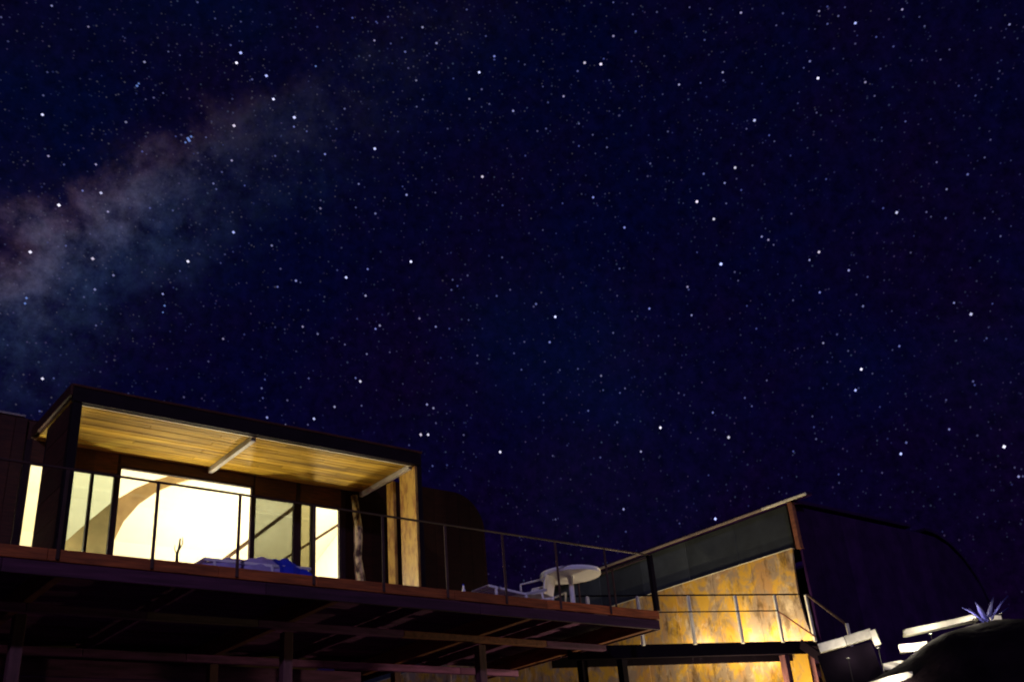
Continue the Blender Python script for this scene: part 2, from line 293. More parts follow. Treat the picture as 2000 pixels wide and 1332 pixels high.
# ------------------------------------------------------------ stars: far luminous bodies all over the dome of the sky
STARS = """1059 4275 3;1298 4221 3;846 4054 2;781 4156 2;829 4167 1;1110 4224 1;1197 4187 1;1982 4449 2;2110 4384 2;2288 4387 2;2370 4394 1;2831 4400 2;
2955 4441 1;1673 4109 3;1818 4182 2;1817 4211 1;1895 4174 2;2228 4263 2;2299 4231 4;2275 4178 4;2285 4290 1;2468 4260 1;2482 4129 4;2502 4158 1;
2823 4199 2;2536 4012 4;2508 3981 1;2261 3991 2;2282 3854 4;2418 3919 1;2681 3925 4;2680 3876 3;2767 3856 2;2969 3876 2;2892 3739 3;2712 3747 2;
2865 3705 1;2280 3671 3;2561 3715 2;2928 3837 1;1811 3971 2;1755 3940 2;1706 3925 2;1643 3984 3;1652 3997 2;1097 3841 2;1110 3747 4;1008 3709 1;
1025 3670 1;1098 3957 2;1294 3963 1;1350 3970 1;1601 3793 3;1618 4055 1;1719 3658 2;1746 3648 1;1915 3761 2;2002 3749 4;1993 3759 4;2012 3771 3;
1979 3737 3;2106 3777 2;1950 3773 2;1180 3551 3;1455 3554 3;1274 3524 2;1412 3511 1;1399 3410 3;1505 3414 4;1279 3317 4;1181 3410 1;1558 3324 3;
1469 3337 1;1799 3373 2;1861 3398 1;1937 3375 2;2173 3540 3;2193 3512 2;2222 3605 2;2371 3545 2;2169 3651 1;2865 3490 2;2864 3446 3;2841 3430 1;
2316 3291 4;2558 3233 3;2320 3186 2;2271 3169 2;2415 3238 1;1995 3243 1;1164 3058 4;1349 3118 2;1308 3108 1;1474 3197 1;1357 3241 1;1197 3156 1;
2601 3260 1;2483 3323 1;2403 4139 1;2386 4103 2;2371 4097 1;2218 3748 1;2050 3961 1;1908 4329 1;1949 4333 1;1519 4212 1;1533 4207 1;2633 4478 1;
2673 4043 1;2165 3212 1;2045 3295 1;2063 3693 1;2642 3696 1;2497 3685 1;2774 4118 1;1458 3768 1;3942 4488 2;3087 4455 2;3016 4499 1;3350 4464 2;
3261 4439 2;3269 4432 2;3603 4409 3;3184 4457 1;3245 4343 3;3700 4325 3;3467 4285 3;3208 4264 2;3447 4358 2;3364 4328 2;3485 4200 2;3538 4135 3;
3807 4137 2;3997 4160 4;4117 4237 3;4115 4220 2;4332 4177 2;4290 4197 1;4005 4070 2;3911 4024 3;4051 3989 2;4215 3940 3;3579 4034 2;3533 3996 2;
3679 3970 1;3836 3942 1;3395 3865 2;3743 3872 2;3822 3782 1;3231 3774 4;3960 3601 4;3118 3583 3;3157 3566 1;3438 3522 3;3413 3568 2;3426 3554 1;
3633 3529 2;3505 3608 1;3615 3596 1;3730 3599 1;3802 3463 1;3988 3467 1;4019 3500 1;4081 3435 2;4190 3398 1;3226 3422 3;3097 3455 2;3099 3413 1;
3414 3366 1;2994 3352 1;3182 3322 1;3214 3337 1;3908 3307 1;3795 3378 1;4996 4250 3;5160 4338 2;5333 4321 2;5160 4250 2;5035 4419 2;5133 4399 1;
5396 4329 1;4763 4141 4;4876 4119 4;4902 4144 2;4705 4104 2;5094 4102 2;5154 4091 1;5326 4092 2;4616 4207 1;4582 3984 3;4467 3963 2;4444 4050 2;
4917 4028 2;4647 4039 1;5389 3928 3;5267 3898 2;5206 3879 1;4949 3834 2;4976 3853 1;4885 3866 1;4712 3897 1;4664 3827 2;4432 3825 2;4370 3818 2;
4459 3808 1;4748 3756 2;4643 3708 2;4832 3677 2;4748 3654 1;5247 3755 1;5256 3698 2;5284 3687 1;5103 3548 2;5072 3483 2;5225 3560 1;4268 3693 2;
4163 3653 1;4170 3602 1;4232 3571 1;4477 3570 1;4616 3497 1;4663 3544 1;4746 3488 1;4805 3562 1;4692 3419 3;4714 3371 1;4774 3428 1;4872 3418 1;
4484 3410 2;4333 3276 2;4418 3249 1;4868 3228 3;4819 3293 1;4805 3354 1;5013 3178 1;5023 3533 1;5206 3436 1;5158 3339 1;5120 3964 1;4406 4219 1;
4385 4353 1;4740 4324 1;4547 4377 1;3863 4365 1;4068 4345 2;4015 4407 1;4117 4470 1;3713 4489 1;3625 4262 2;3642 4273 1;3302 4137 1;3435 4081 1;
3194 3986 1;3141 4024 1;3026 3984 2;3643 3716 1;3677 3725 1;3458 3984 1;5566 4302 2;5702 4267 2;5697 4237 1;5903 4201 3;6173 4131 2;6111 4084 2;
6401 4080 3;6381 4064 1;6460 4087 2;6564 4052 2;6509 4023 2;6430 4005 2;6597 3959 4;6578 3922 1;6345 4002 1;6890 3935 3;6971 3868 2;6982 3816 2;
6930 3955 1;7011 3924 1;7290 3785 1;7423 3657 3;7398 3644 1;7324 3679 1;7373 3609 1;6735 3842 1;6693 3856 2;6560 3862 2;6586 3897 1;6773 3780 2;
7071 3661 2;6998 3680 1;6906 3664 2;7005 3632 2;5621 4120 2;5504 4161 1;6121 3974 1;5727 4035 1;5720 3984 2;5694 3933 3;5687 3891 2;5696 3879 1;
5790 3936 1;6425 3876 2;6464 3811 1;6260 3855 3;6212 3833 2;6281 3759 4;6032 3827 1;6111 3813 1;5534 3909 2;5488 3865 1;5554 3831 1;5929 3819 1;
6551 3660 3;6551 3678 1;6587 3638 1;6660 3698 2;6580 3578 2;7264 3435 2;7285 3468 2;7134 3488 1;7167 3465 1;7052 3476 2;7120 3400 2;7314 3309 1;
6145 3721 1;6119 3667 2;6217 3591 2;6154 3582 1;5827 3645 4;5781 3653 1;5592 3693 1;5684 3658 1;5765 3613 2;5567 3648 1;5452 3679 1;5477 3666 1;
5896 3548 2;5919 3510 2;5846 3519 1;5664 3546 1;5995 3414 2;6296 3522 1;6347 3538 1;6707 3402 2;6772 3366 1;6545 3346 1;6566 3412 1;7115 3167 2;
7055 3094 2;7125 3209 1;6977 3131 1;7014 3090 1;6803 3152 2;6941 3042 3;6809 3005 3;7123 3040 1;7178 3035 1;7196 2955 1;5640 3427 4;5750 3416 2;
5435 3434 3;5634 3367 2;5555 3360 3;5648 3302 2;5358 3294 4;5270 3301 1;5538 3250 2;5442 3182 4;6169 3242 2;6066 3256 1;5980 3254 1;6466 3212 1;
6443 3010 2;5916 3113 2;6509 2968 4;6667 2925 2;6683 2895 2;6756 2865 2;6951 2804 2;6905 2846 1;7002 2822 1;7065 2725 1;6998 2693 2;6563 2826 1;
6883 2760 1;5710 3031 3;5745 3006 3;5769 2973 2;5793 2992 1;6021 2877 4;5299 3022 2;6396 2838 1;6520 2747 2;6198 2818 1;5743 3069 1;6558 3045 1;
6673 3000 1;5328 3355 1;7023 3328 1;6847 3369 1;1505 3072 4;2052 3115 4;1631 3000 3;1538 2915 3;1596 2956 1;1347 3005 1;1484 2869 2;1487 2805 1;
1182 2825 3;1179 2797 2;1921 2930 3;1937 2869 3;1931 2833 1;2009 3060 2;1695 2804 1;1568 2730 2;1595 2741 1;1442 2670 1;1618 2681 1;2248 3121 2;
2602 3010 3;2715 3047 3;2743 3038 2;2617 3109 2;2974 3110 2;2365 3019 1;2202 2953 1;2230 2878 1;2163 2883 1;2146 2904 1;2289 2714 3;2319 2702 1;
2412 2743 2;2595 2789 2;2762 2796 3;2769 2762 1;2854 2757 3;2706 2832 1;2962 2845 1;2864 2974 1;2725 2660 1;2096 2781 1;2068 2746 1;2216 2787 1;
2108 2585 1;2212 2588 2;1981 2536 1;1621 2493 1;1646 2548 1;1325 2429 4;1382 2437 2;1188 2407 1;1334 2264 2;1381 2303 1;1782 2392 1;1929 2412 1;
2087 2391 2;2202 2377 1;2544 2502 2;2544 2533 1;2527 2454 3;2536 2401 2;2519 2386 1;2679 2391 2;2564 2296 3;2672 2256 3;2649 2308 1;2837 2290 4;
2889 2309 1;2802 2258 2;2958 2355 3;2803 2512 2;2829 2554 1;2721 2541 1;2412 2538 1;2464 2665 1;1124 2515 1;1125 2577 1;1807 3048 1;1768 2724 1;
2519 2623 1;1950 3011 1;1979 2969 1;3031 3070 4;3169 3116 3;3153 2969 3;3205 3173 1;3691 3189 1;3714 3192 1;3450 3153 4;4048 3147 2;3715 3042 2;
3744 3006 2;3703 2986 2;3814 3061 2;4027 3031 1;4082 2963 2;3992 2935 2;3938 2926 1;3779 2939 1;4239 2870 3;4222 2857 2;4166 2880 1;4352 2787 4;
4300 2649 3;4142 2665 2;4054 2661 1;4071 2606 2;4257 2543 2;3837 2567 2;3841 2610 2;3680 2607 1;3833 2709 1;3815 2672 1;3885 2759 1;3801 2812 2;
3676 2770 2;3591 2785 3;3490 2835 3;3469 2733 1;3239 2802 3;3212 2784 3;3218 2824 1;3294 2866 1;3098 2841 2;3021 2699 2;3155 2645 3;3297 2652 2;
3340 2656 1;3453 2595 1;3532 2584 1;3572 2523 1;3113 2494 4;3085 2513 3;3210 2443 1;3372 2474 1;3119 2359 2;3514 2353 3;3552 2331 3;3578 2307 1;
3631 2297 1;3563 2247 2;3469 2187 4;3513 2185 4;3397 2132 2;3640 2209 1;3726 2172 2;3721 2132 1;3717 2078 1;3779 2063 1;3937 2063 4;3531 2011 2;
3617 2011 2;3727 1987 1;3754 1973 1;3655 1898 1;4108 2511 2;4344 2488 2;4456 2483 2;3942 2435 1;3820 2407 1;4256 2418 1;4229 2360 2;4224 2315 2;
4240 2456 1;4087 2276 1;4592 2429 3;4537 2401 1;4593 2348 2;4692 2321 2;4726 2342 2;4816 2294 1;5040 2274 2;4488 2244 3;4481 2191 1;4652 2161 2;
4635 2148 1;4594 2096 1;4753 2163 1;4873 2158 1;4901 2100 4;4955 2046 1;4767 1984 3;4526 1979 2;4337 1876 1;4281 1887 1;4247 2016 2;4161 2034 1;
4339 2065 1;4157 2121 1;4569 1917 1;4675 1912 1;4797 3007 2;4758 2860 2;4946 2762 3;4836 2761 1;4703 3078 1;4672 3042 1;4431 3003 1;4254 3153 1;
4600 2782 1;4701 2658 2;4767 2632 1;4975 2604 1;4772 2522 1;4692 2521 1;4762 2440 1;5118 2706 1;5956 2848 3;6213 2769 1;6161 2743 3;6254 2684 2;
5431 2933 4;5504 2875 2;5387 2877 1;5514 2825 2;5646 2857 1;5202 2845 3;5206 2829 2;5363 2771 1;5196 2687 3;5808 2657 2;5535 2680 2;5419 2629 1;
5562 2548 2;5755 2813 1;5828 2748 1;5873 2724 1;5969 2666 3;6025 2672 1;6060 2545 1;6168 2608 2;6187 2540 3;6317 2581 1;6338 2645 1;6333 2478 1;
6300 2473 1;6457 2436 1;6704 2603 1;6799 2586 1;6663 2436 3;6700 2425 1;6670 2407 1;6729 2357 4;6849 2379 2;6767 2218 2;6752 2210 1;6617 2246 1;
6522 2248 1;6321 2290 3;6280 2279 2;6384 2222 1;6320 2376 1;5920 2397 3;5921 2433 1;6007 2426 2;6044 2394 1;6045 2327 2;5918 2293 2;5951 2313 1;
5591 2439 1;5697 2402 1;5772 2397 1;5277 2410 1;5560 2261 2;5861 2161 1;5416 2189 2;5446 2138 2;5070 2259 2;6090 2217 4;6143 2182 2;6031 2115 4;
6051 2123 2;6195 2063 1;6194 2017 1;6136 2003 2;6407 1999 1;6479 1964 2;6473 1955 1;6268 1964 1;6637 2024 2;6639 2004 2;6813 1974 1;5218 2139 3;
5212 2045 2;5282 1992 4;5106 2011 1;5768 2025 2;5871 2002 1;5763 1967 2;5760 1903 2;5653 1929 1;5623 1860 2;5131 1806 2;5909 1810 1;6027 1773 1;
6222 1794 3;6180 1743 4;6452 1815 3;6455 1718 1;6453 1675 1;6525 1746 1;6578 1754 2;6687 1671 4;6188 1874 1;5843 1730 1;5836 1699 2;5828 1655 2;
5959 1695 1;6061 1666 2;6705 1560 2;6710 1513 3;6650 1808 1;3959 1776 1;4226 1667 2;4622 1683 3;4617 1561 2;4598 1661 1;5127 1569 4;4925 1570 2;
6026 1556 1;6577 1472 1;4026 1428 1;4005 1386 1;4211 1666 1;4019 1573 1;6730 1510 2;6664 1305 1;6464 1357 1;4589 1486 1;4241 1671 1;"""
def stars():
    m = bpy.data.materials.new('starlight'); m.use_nodes = True; t = NT(m.node_tree)
    a = t.n('ShaderNodeAttribute'); a.attribute_name = 'light'
    e = t.n('ShaderNodeEmission', Strength=1.0); t.l(a.outputs['Color'], e.inputs[0])
    tr = t.n('ShaderNodeBsdfTransparent'); ad = t.n('ShaderNodeAddShader'); t.l(e.outputs[0], ad.inputs[0]); t.l(tr.outputs[0], ad.inputs[1])
    o = t.n('ShaderNodeOutputMaterial'); t.l(ad.outputs[0], o.inputs[0])
    try: m.cycles.emission_sampling = 'NONE'
    except Exception: pass
    L = []
    R = 2000.0; px = R / 1991
    tint = [(.98, .94, 1), (.76, .80, 1.1), (.88, .88, 1.1), (1, .88, .95), (.62, .70, 1.2)]
    for s_ in STARS.replace('\n', '').split(';'):
        if not s_: continue
        az, el, b = s_.split(); az, el, b = math.radians(float(az) / 100), math.radians(float(el) / 100), int(b)
        rad = {1: 2.0, 2: 2.3, 3: 2.6, 4: 3.2}[b] * rng.uniform(.9, 1.1); br = .5 * {1: .035, 2: .10, 3: .30, 4: 1.0}[b] * rng.uniform(.6, 1.5)
        c = tint[rng.integers(0, 5)]; L.append((az, el, rad * px, [br * (k * (.92, .93, 1.1)[q] if b > 3 else k * (.78, .80, 1.25)[q] if b == 3 else k * (.60, .66, 1.40)[q]) for q, k in enumerate(c)]))
    n0 = len(L); BLUE = [(0.3489, 0.6552), (0.2869, 0.696), (0.2066, 0.4918), (0.3373, 0.5012), (0.4923, 0.7328)]
    nf = 60000
    az = rng.uniform(0, 2 * math.pi, nf); el = np.arcsin(rng.uniform(-.02, 1, nf))
    mag = rng.random(nf) ** 4.0
    MNv = np.array((0.738, 0.250, -0.626)); 
    for i in range(nf):
        br = .5 * (.006 + .045 * mag[i]); c = [(.50, .58, 1.2), (.25, .32, 1.2), (.6, .45, 1.1), (.45, .65, 1.2)][i % 4]
        L.append((az[i], el[i], rng.uniform(1.7, 2.6) * px, [br * k for k in c]))
    # extra faint stars in the glow of the milky way
    for i in range(16000):
        dv = rng.normal(size=3); dv /= np.linalg.norm(dv); dv -= MNv * (dv @ MNv); dv /= np.linalg.norm(dv); dv += MNv * rng.normal() * .10; dv /= np.linalg.norm(dv)
        if dv[2] < 0: continue
        br = .5 * (.006 + .035 * rng.random() ** 3); L.append((math.atan2(dv[0], dv[1]), math.asin(dv[2]), rng.uniform(1.6, 2.4) * px, [br, br * .95, br * 1.25]))
    n = len(L); A = np.array([l[0] for l in L]); E = np.array([l[1] for l in L]); Rd = np.array([l[2] for l in L]); Co = np.array([l[3] for l in L])
    for l in L[:n0]:
        for (a_, e_) in BLUE:
            if abs(l[0] - a_) + abs(l[1] - e_) < .008: l[3][:] = [.16 * v for v in (.35, .6, 1.6)]
    Co = np.array([l[3] for l in L])
    P = R * np.stack([np.cos(E) * np.sin(A), np.cos(E) * np.cos(A), np.sin(E)], 1)
    O = np.array([(1, 0, 0), (-1, 0, 0), (0, 1, 0), (0, -1, 0), (0, 0, 1), (0, 0, -1)], float)
    V = (P[:, None, :] + O[None] * Rd[:, None, None]).reshape(-1, 3)
    T = np.array([(0, 2, 4), (2, 1, 4), (1, 3, 4), (3, 0, 4), (2, 0, 5), (1, 2, 5), (3, 1, 5), (0, 3, 5)])
    F = (np.arange(n)[:, None, None] * 6 + T[None]).reshape(-1, 3)
    me = bpy.data.meshes.new('stars'); me.vertices.add(len(V)); me.vertices.foreach_set('co', V.ravel())
    me.loops.add(F.size); me.loops.foreach_set('vertex_index', F.ravel().astype(np.int32))
    me.polygons.add(len(F)); me.polygons.foreach_set('loop_start', np.arange(0, F.size, 3, dtype=np.int32)); me.polygons.foreach_set('loop_total', np.full(len(F), 3, np.int32))
    me.update(calc_edges=True)
    at = me.attributes.new('light', 'FLOAT_COLOR', 'POINT'); cc = np.ones((len(V), 4), np.float32); cc[:, :3] = np.repeat(Co, 6, 0); at.data.foreach_set('color', cc.ravel())
    me.materials.append(m)
    tag(link('stars', me, (0, 0, 0)), 'countless small white and blue stars scattered over the navy night sky', 'stars', kind='stuff')
stars()

# ------------------------------------------------------------ the big deck on its stilts
deck = thing('deck', (5, 15, -1.5), 'long reddish brown timber deck on stilts carrying the lit cabin and the round table', 'deck')
X0, X1, YF, YB = -5.0, 14.1, 13.0, 18.4
x = X0
k = 0
while x < X1 - .01:                                   # edge boards of uneven length along the front
    L_ = [2.4, 1.9, 3.0, 1.1, 2.2, 1.5][k % 6]; x2 = min(X1, x + L_); j = rng.uniform(-.006, .006)
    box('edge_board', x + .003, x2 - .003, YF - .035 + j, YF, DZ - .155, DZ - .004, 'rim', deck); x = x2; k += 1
x = X0; k = 0
while x < X1 - .01:
    L_ = [3.7, 4.2, 3.4][k % 3]; x2 = min(X1, x + L_)
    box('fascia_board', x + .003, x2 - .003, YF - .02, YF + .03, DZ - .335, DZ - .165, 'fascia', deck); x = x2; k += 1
y = YF; k = 0
while y < YB - .05:                                   # end of the deck, seen edge-on
    y2 = min(YB, y + 2.7); box('fascia_board', X1 - .04, X1, y + .034, y2, DZ - .335, DZ - .035, 'fascia', deck); y = y2
y = YF + .04
while y < YB - .1:
    box('floor_board', X0, X1 - .045, y, y + .142, DZ - .03 + rng.uniform(-.003, .003), DZ, 'under', deck, bev=.004); y += .15
for i, X in enumerate([-4.0, -.2, 3.6, 7.45, 11.1, 13.95]):
    box('joist', X - .06, X + .06, YF + .035, YB, DZ - .32, DZ - .045, 'joist', deck)
for X in [-2.1, 1.7, 5.5, 9.3, 12.5]:
    box('joist', X - .03, X + .03, YF + .035, YB, DZ - .20, DZ - .045, 'under', deck)
for Y, z0, z1, m in ((14.5, .43, .325, 'under'), (17.2, .45, .325, 'under')):
    for a, b, mm in ((X0, 3.6, m), (3.605, 5.2, m), (5.205, 6.9, 'greyplank' if Y < 15 else m), (6.905, 9.5, m), (9.505, 12.6, 'joist' if Y < 15 else m), (12.605, X1, m)):
        box('bearer', a, b, Y - .06, Y + .06, DZ - z0, DZ - z1, mm, deck)
for X in [-.2, 3.55, 7.4, 11.1]:
    for Y in (14.5, 17.2):
        box('column', X - .075, X + .075, Y - .075, Y + .075, ground_z(X, Y) - .2, DZ - .475, 'column', deck)

# rear wall of the undercroft
rw = thing('undercroft_wall', (2, 18.2, -1.5), 'dark board wall closing the space below the deck', 'wall')
for k in range(17):
    z = -1.5 + k * .295
    box('board', -5.0, 10.9, 18.15, 18.2 + rng.uniform(0, .012), z, z + .285, 'under', rw)

# deck railing
RZ = DZ + 1.02
rl = thing('deck_railing', (5, 13.0, DZ), 'thin brown steel railing along the front edge of the big deck', 'railing')
for i in range(-3, 12):
    X = 1.17 * (i + 1)
    if X < 14: box('post', X - .022, X + .022, YF - .06, YF - .037, DZ - .14, RZ, 'rail', rl)
box('post', X1 - .06, X1 + .03, YF - .05, YF + .04, DZ + .002, RZ + .03, 'frame', rl)
for Y in (14.05, 15.05): box('post', X1 + .002, X1 + .03, Y - .02, Y + .02, DZ - .14, RZ, 'rail', rl)
tube('top_rail', [(X0, YF - .045, RZ + .012), (X1 - .05, YF - .045, RZ + .012)], .018, 'rail', rl, seg=8)
tube('top_rail', [(X1 + .012, YF + .03, RZ + .012), (X1 + .012, 15.1, RZ + .012)], .018, 'rail', rl, seg=8)

# ------------------------------------------------------------ the lit cabin
cab = thing('cabin', (6.7, 16, DZ), 'dark timber cabin with a box shaped porch and brightly lit windows on the big deck', 'cabin')
CZ = 6.36; XL, XR = 3.81, 9.67; PF, WF = 14.2, 16.0
TOP = 6.58
# hood: roof boards, fascia, ceiling planks, side fin
box('roof', XL - .03, XR + .13, PF + .05, 16.35, CZ + .035, TOP - .012, 'dark', cab)
box('roof_fascia', XL - .03, XR + .13, PF - .03, PF + .045, CZ - .03, TOP - .03, 'frame', cab)
box('roof_cap', XL - .05, XR + .15, PF - .045, PF + .04, TOP - .027, TOP + .012, 'dark', cab)
box('roof_fascia', XL - .075, XL - .033, PF - .03, 16.4, CZ + .05, TOP + .01, 'dark', cab)
box('trim', XL + .125, XR, PF + .05, PF + .085, CZ - .045, CZ - .002, 'trim', cab)
y = PF + .09; k = 0
while y < WF - .05:
    y2 = min(WF - .01, y + .118)
    cuts = [XL - .02, XL + 1.3 + 1.1 * ((k * 5) % 3), XL + 3.9 + .5 * ((k * 7) % 3), XR + .1]
    for a, b in zip(cuts, cuts[1:]):
        box('ceiling_plank', a + .002, b - .002, y, y2 - .008, CZ - .002 + rng.uniform(-.003, .003), CZ + .03, 'ceil', cab, bev=.004)
    y += .118; k += 1
box('ceiling_beam', 6.60, 6.68, PF + .09, WF - .02, CZ - .10, CZ - .006, 'greybeam', cab)
box('ceiling_beam', XR - .075, XR, PF + .09, WF - .02, CZ - .09, CZ - .006, 'greybeam', cab)
z = DZ
for k in range(6):                                    # boarded side fin
    z2 = z + (CZ + .04 - DZ) / 6; box('side_board', XL, XL + .04, PF + .125, 15.38, z + .002, z2 - .004, 'dark', cab); z = z2
box('post', XL - .01, XL + .12, PF - .01, PF + .12, DZ, CZ - .035, 'frame', cab)
box('post', XL, XL + .09, 15.385, 15.45, DZ, CZ - .01, 'frame', cab)
box('post', XR + .055, XR + .14, PF - .01, PF + .12, DZ, CZ - .035, 'frame', cab)
box('side_board', XR, XR + .05, PF + .0, PF + .50, DZ, CZ - .05, 'goldpost', cab)
box('post', XR, XR + .06, 14.92, 15.14, DZ, CZ - .1, 'goldpost', cab)
tube('log_post', [(9.56, 15.93, DZ), (9.60, 15.93, DZ + .7), (9.53, 15.94, DZ + 1.25), (9.54, 15.93, DZ + 1.8), (9.46, 15.93, CZ - .1)], [.105, .10, .075, .085, .06], 'log', cab, seg=12)
# front wall: window openings, mullions and lintels
wins = [(3.775, 3.96, 5.97, 'clear', 'clear'), (4.41, 4.69, 5.97, 'green', ''), (4.735, 5.055, 5.97, 'green', ''), (5.15, 7.43, 6.13, 'clear', ''),
        (7.515, 8.255, 5.97, 'grey', ''), (8.40, 8.60, 5.97, 'creamg', ''), (8.655, 9.175, 5.97, 'clear', '')]
def window(x0, x1, z0, z1, g, fr=.028):
    V = []; F = []
    def add(a, b, c, d_):
        i = len(V)
        for (u, v) in ((a, c), (b, c), (b, d_), (a, d_)):
            V.append((u, WF - .02, v)); V.append((u, WF + .05, v))
        F.extend([(i, i + 2, i + 4, i + 6), (i + 1, i + 7, i + 5, i + 3), (i, i + 1, i + 3, i + 2), (i + 2, i + 3, i + 5, i + 4), (i + 4, i + 5, i + 7, i + 6), (i + 6, i + 7, i + 1, i)])
    add(x0 - fr, x0, z0 - fr, z1 + fr); add(x1, x1 + fr, z0 - fr, z1 + fr); add(x0, x1, z0 - fr, z0); add(x0, x1, z1, z1 + fr)
    wd = meshobj('window', V, F, 'frame', cab)
    box('pane', x0 + .001, x1 - .001, WF + .012, WF + .018, z0 + .001, z1 - .001, g, wd, bev=0)
for (x0, x1, zt, g, _) in wins: window(x0, x1, DZ + .06, zt, g)
FRM = .028
edges = [3.66] + sum([[a - FRM, b + FRM] for a, b, *_ in wins], []) + [9.30]
for i in range(0, len(edges), 2):
    a, b = edges[i] + .001, edges[i + 1] - .001
    if b - a > .004: box('wall_board', a, b, WF - .03, WF + .06, DZ, CZ - .005, 'dark' if b - a > .2 else 'frame', cab)
for (x0, x1, zt, *_ ) in wins:
    box('lintel', x0 - FRM, x1 + FRM, WF - .028, WF + .058, zt + FRM + .002, CZ - .005, 'dark', cab)
    box('sill', x0 - FRM, x1 + FRM, WF - .035, WF + .058, DZ, DZ + .06 - FRM - .002, 'dark', cab)
x = -3.2
while x < 3.6:
    box('wall_board', x, min(3.655, x + .29) - .005, WF + .0, WF + .06, DZ, 6.70 + rng.uniform(0, .004), 'dark', cab); x += .29
box('wall_board', 3.66, 9.30, WF + .065, WF + .12, CZ - .005, 6.70, 'dark', cab)
x = 9.305
XE = 12.56; RR = .75
def shoulder(xx): return 6.72 if xx < XE - RR else 6.72 - RR + math.sqrt(max(0, RR * RR - (xx - XE + RR) ** 2))
while x < XE - .02:
    x2 = min(XE, x + .29)
    prism('wall_board', [(x, DZ)] + [(x2 - .005, DZ)] + [(x2 - .005 - t * (x2 - .005 - x) / 3, shoulder(x2 - .005 - t * (x2 - .005 - x) / 3) - .02) for t in range(4)], 'y', WF + .0, WF + .06, 'cladding', cab); x = x2
arc = [(XE - RR + RR * math.sin(t), 6.72 - RR + RR * math.cos(t)) for t in np.linspace(0, math.pi / 2, 10)]
outl = [(-3.2, 6.72)] + arc + [(XE, DZ)]
inn = [(-3.2, 6.65)] + [(XE - RR + (RR - .07) * math.sin(t), 6.72 - RR + (RR - .07) * math.cos(t)) for t in np.linspace(0, math.pi / 2, 10)] + [(XE - .07, DZ)]
strip('outer_shell', outl, inn, 'y', WF + .07, 22.0, 'cladding', cab)
strip('roof_edge', [(-3.2, 6.745), (3.6, 6.745)], [(-3.2, 6.715), (3.6, 6.715)], 'y', WF - .02, WF + .06, 'greybeam', cab)
# interior: canvas vault, floor, arches
box('interior_floor', 3.62, 10.7, WF + .07, 21.4, DZ - .02, DZ + .02, 'floor', cab)
pr = [(WF + .13, 6.60), (17.4, 6.60), (18.6, 6.42), (19.6, 6.02), (20.4, 5.40), (20.9, 4.6), (21.0, DZ + .03)]
prism('canvas_vault', pr + [(y_ + .06, z_ + .05) for y_, z_ in pr[::-1]], 'x', 3.66, 10.64, 'cream', cab)
for X in (3.62, 10.65): box('inner_wall', X, X + .04, WF + .13, 21.0, DZ + .03, 6.62, 'cream', cab)
U = [(4.15, 3.84), (4.40, 4.5), (4.68, 5.10), (5.02, 5.50), (5.33, 5.84), (5.73, 6.17), (6.05, 6.37), (6.5, 6.58)]
Lw = [(5.05, 3.84), (5.22, 4.5), (5.42, 5.10), (5.59, 5.56), (5.82, 5.90), (6.15, 6.20), (6.46, 6.38), (6.9, 6.585)]
strip('arch', U, Lw, 'y', 16.97, 17.08, 'tan', cab)
bar('timber_strut', (6.6, 17.0, 4.4), (8.95, 17.0, 6.40), .05, .07, 'strut', cab)
bar('timber_strut', (7.9, 17.0, 4.75), (9.9, 17.0, 6.15), .05, .05, 'strut', cab)

# lamps inside the room (hidden from below by the deck edge)
def floor_lamp(x, y, lab, watts, zt=4.78, col=(1, .88, .66)):
    t = thing('floor_lamp', (x, y, DZ + .02), lab, 'lamp')
    lathe('base', [(.14, DZ + .021), (.14, DZ + .045), (.03, DZ + .06)], x, y, 'gold', t, 20)
    tube('pole', [(x, y, DZ + .05), (x, y, zt - .12)], .012, 'gold', t, 8)
    lathe('globe', [(.03, zt - .12), (.09, zt - .08), (.115, zt), (.09, zt + .08), (.03, zt + .115)], x, y, 'glow', t, 20)
    l_ = point('lamp_light', (x, y, zt + .24), watts, col, .10); l_.parent = t; l_.location = Vector((x, y, zt + .24)) - wpos(t)
floor_lamp(6.5, 16.62, 'globe floor lamp glowing inside the cabin behind the big window', 240, zt=4.18)
floor_lamp(9.1, 16.8, 'globe floor lamp glowing inside the cabin at its right end', 190, zt=4.3)
floor_lamp(3.90, 16.72, 'globe floor lamp glowing inside the cabin behind the narrow left pane', 190, zt=4.3)
floor_lamp(8.3, 18.0, 'globe floor lamp glowing deep inside the cabin behind the grey panes', 260, zt=4.5)

# ------------------------------------------------------------ things on the deck
# sun lounger with blue and lilac blanket in front of the windows
def lounger(xa, xb, y, lab, zs, m='white'):
    t = thing('sun_lounger', ((xa + xb) / 2, y, DZ), lab, 'sun lounger')
    mid = xa + (xb - xa) * .62
    for yy in (y - .27, y + .24):
        bar('frame_rail', (xa, yy, DZ + zs[0]), (mid, yy, DZ + zs[1]), .035, .04, m, t)
        bar('frame_rail', (mid, yy, DZ + zs[1]), (xb, yy, DZ + zs[2]), .035, .04, m, t)
    for xx, zz in ((xa + .15, zs[0]), (mid, zs[1])):
        for yy in (y - .27, y + .24): box('leg', xx - .02, xx + .02, yy - .02, yy + .02, DZ, DZ + zz - .01, m, t)
    n = 8
    for i in range(n):
        for (a, b, za, zb) in ((xa, mid, zs[0], zs[1]), (mid, xb, zs[1], zs[2])):
            u0, u1 = i / n, (i + .85) / n
            bar('slat', (a + (b - a) * (u0 + u1) / 2, y - .26, DZ + za + (zb - za) * (u0 + u1) / 2 + .025), (a + (b - a) * (u0 + u1) / 2, y + .23, DZ + za + (zb - za) * (u0 + u1) / 2 + .025), (b - a) * .85 / n, .012, m, t)
    return t
lounger(5.6, 7.25, 13.75, 'low sun lounger below the lit windows hidden under blue and lilac cloth', (.22, .22, .24))
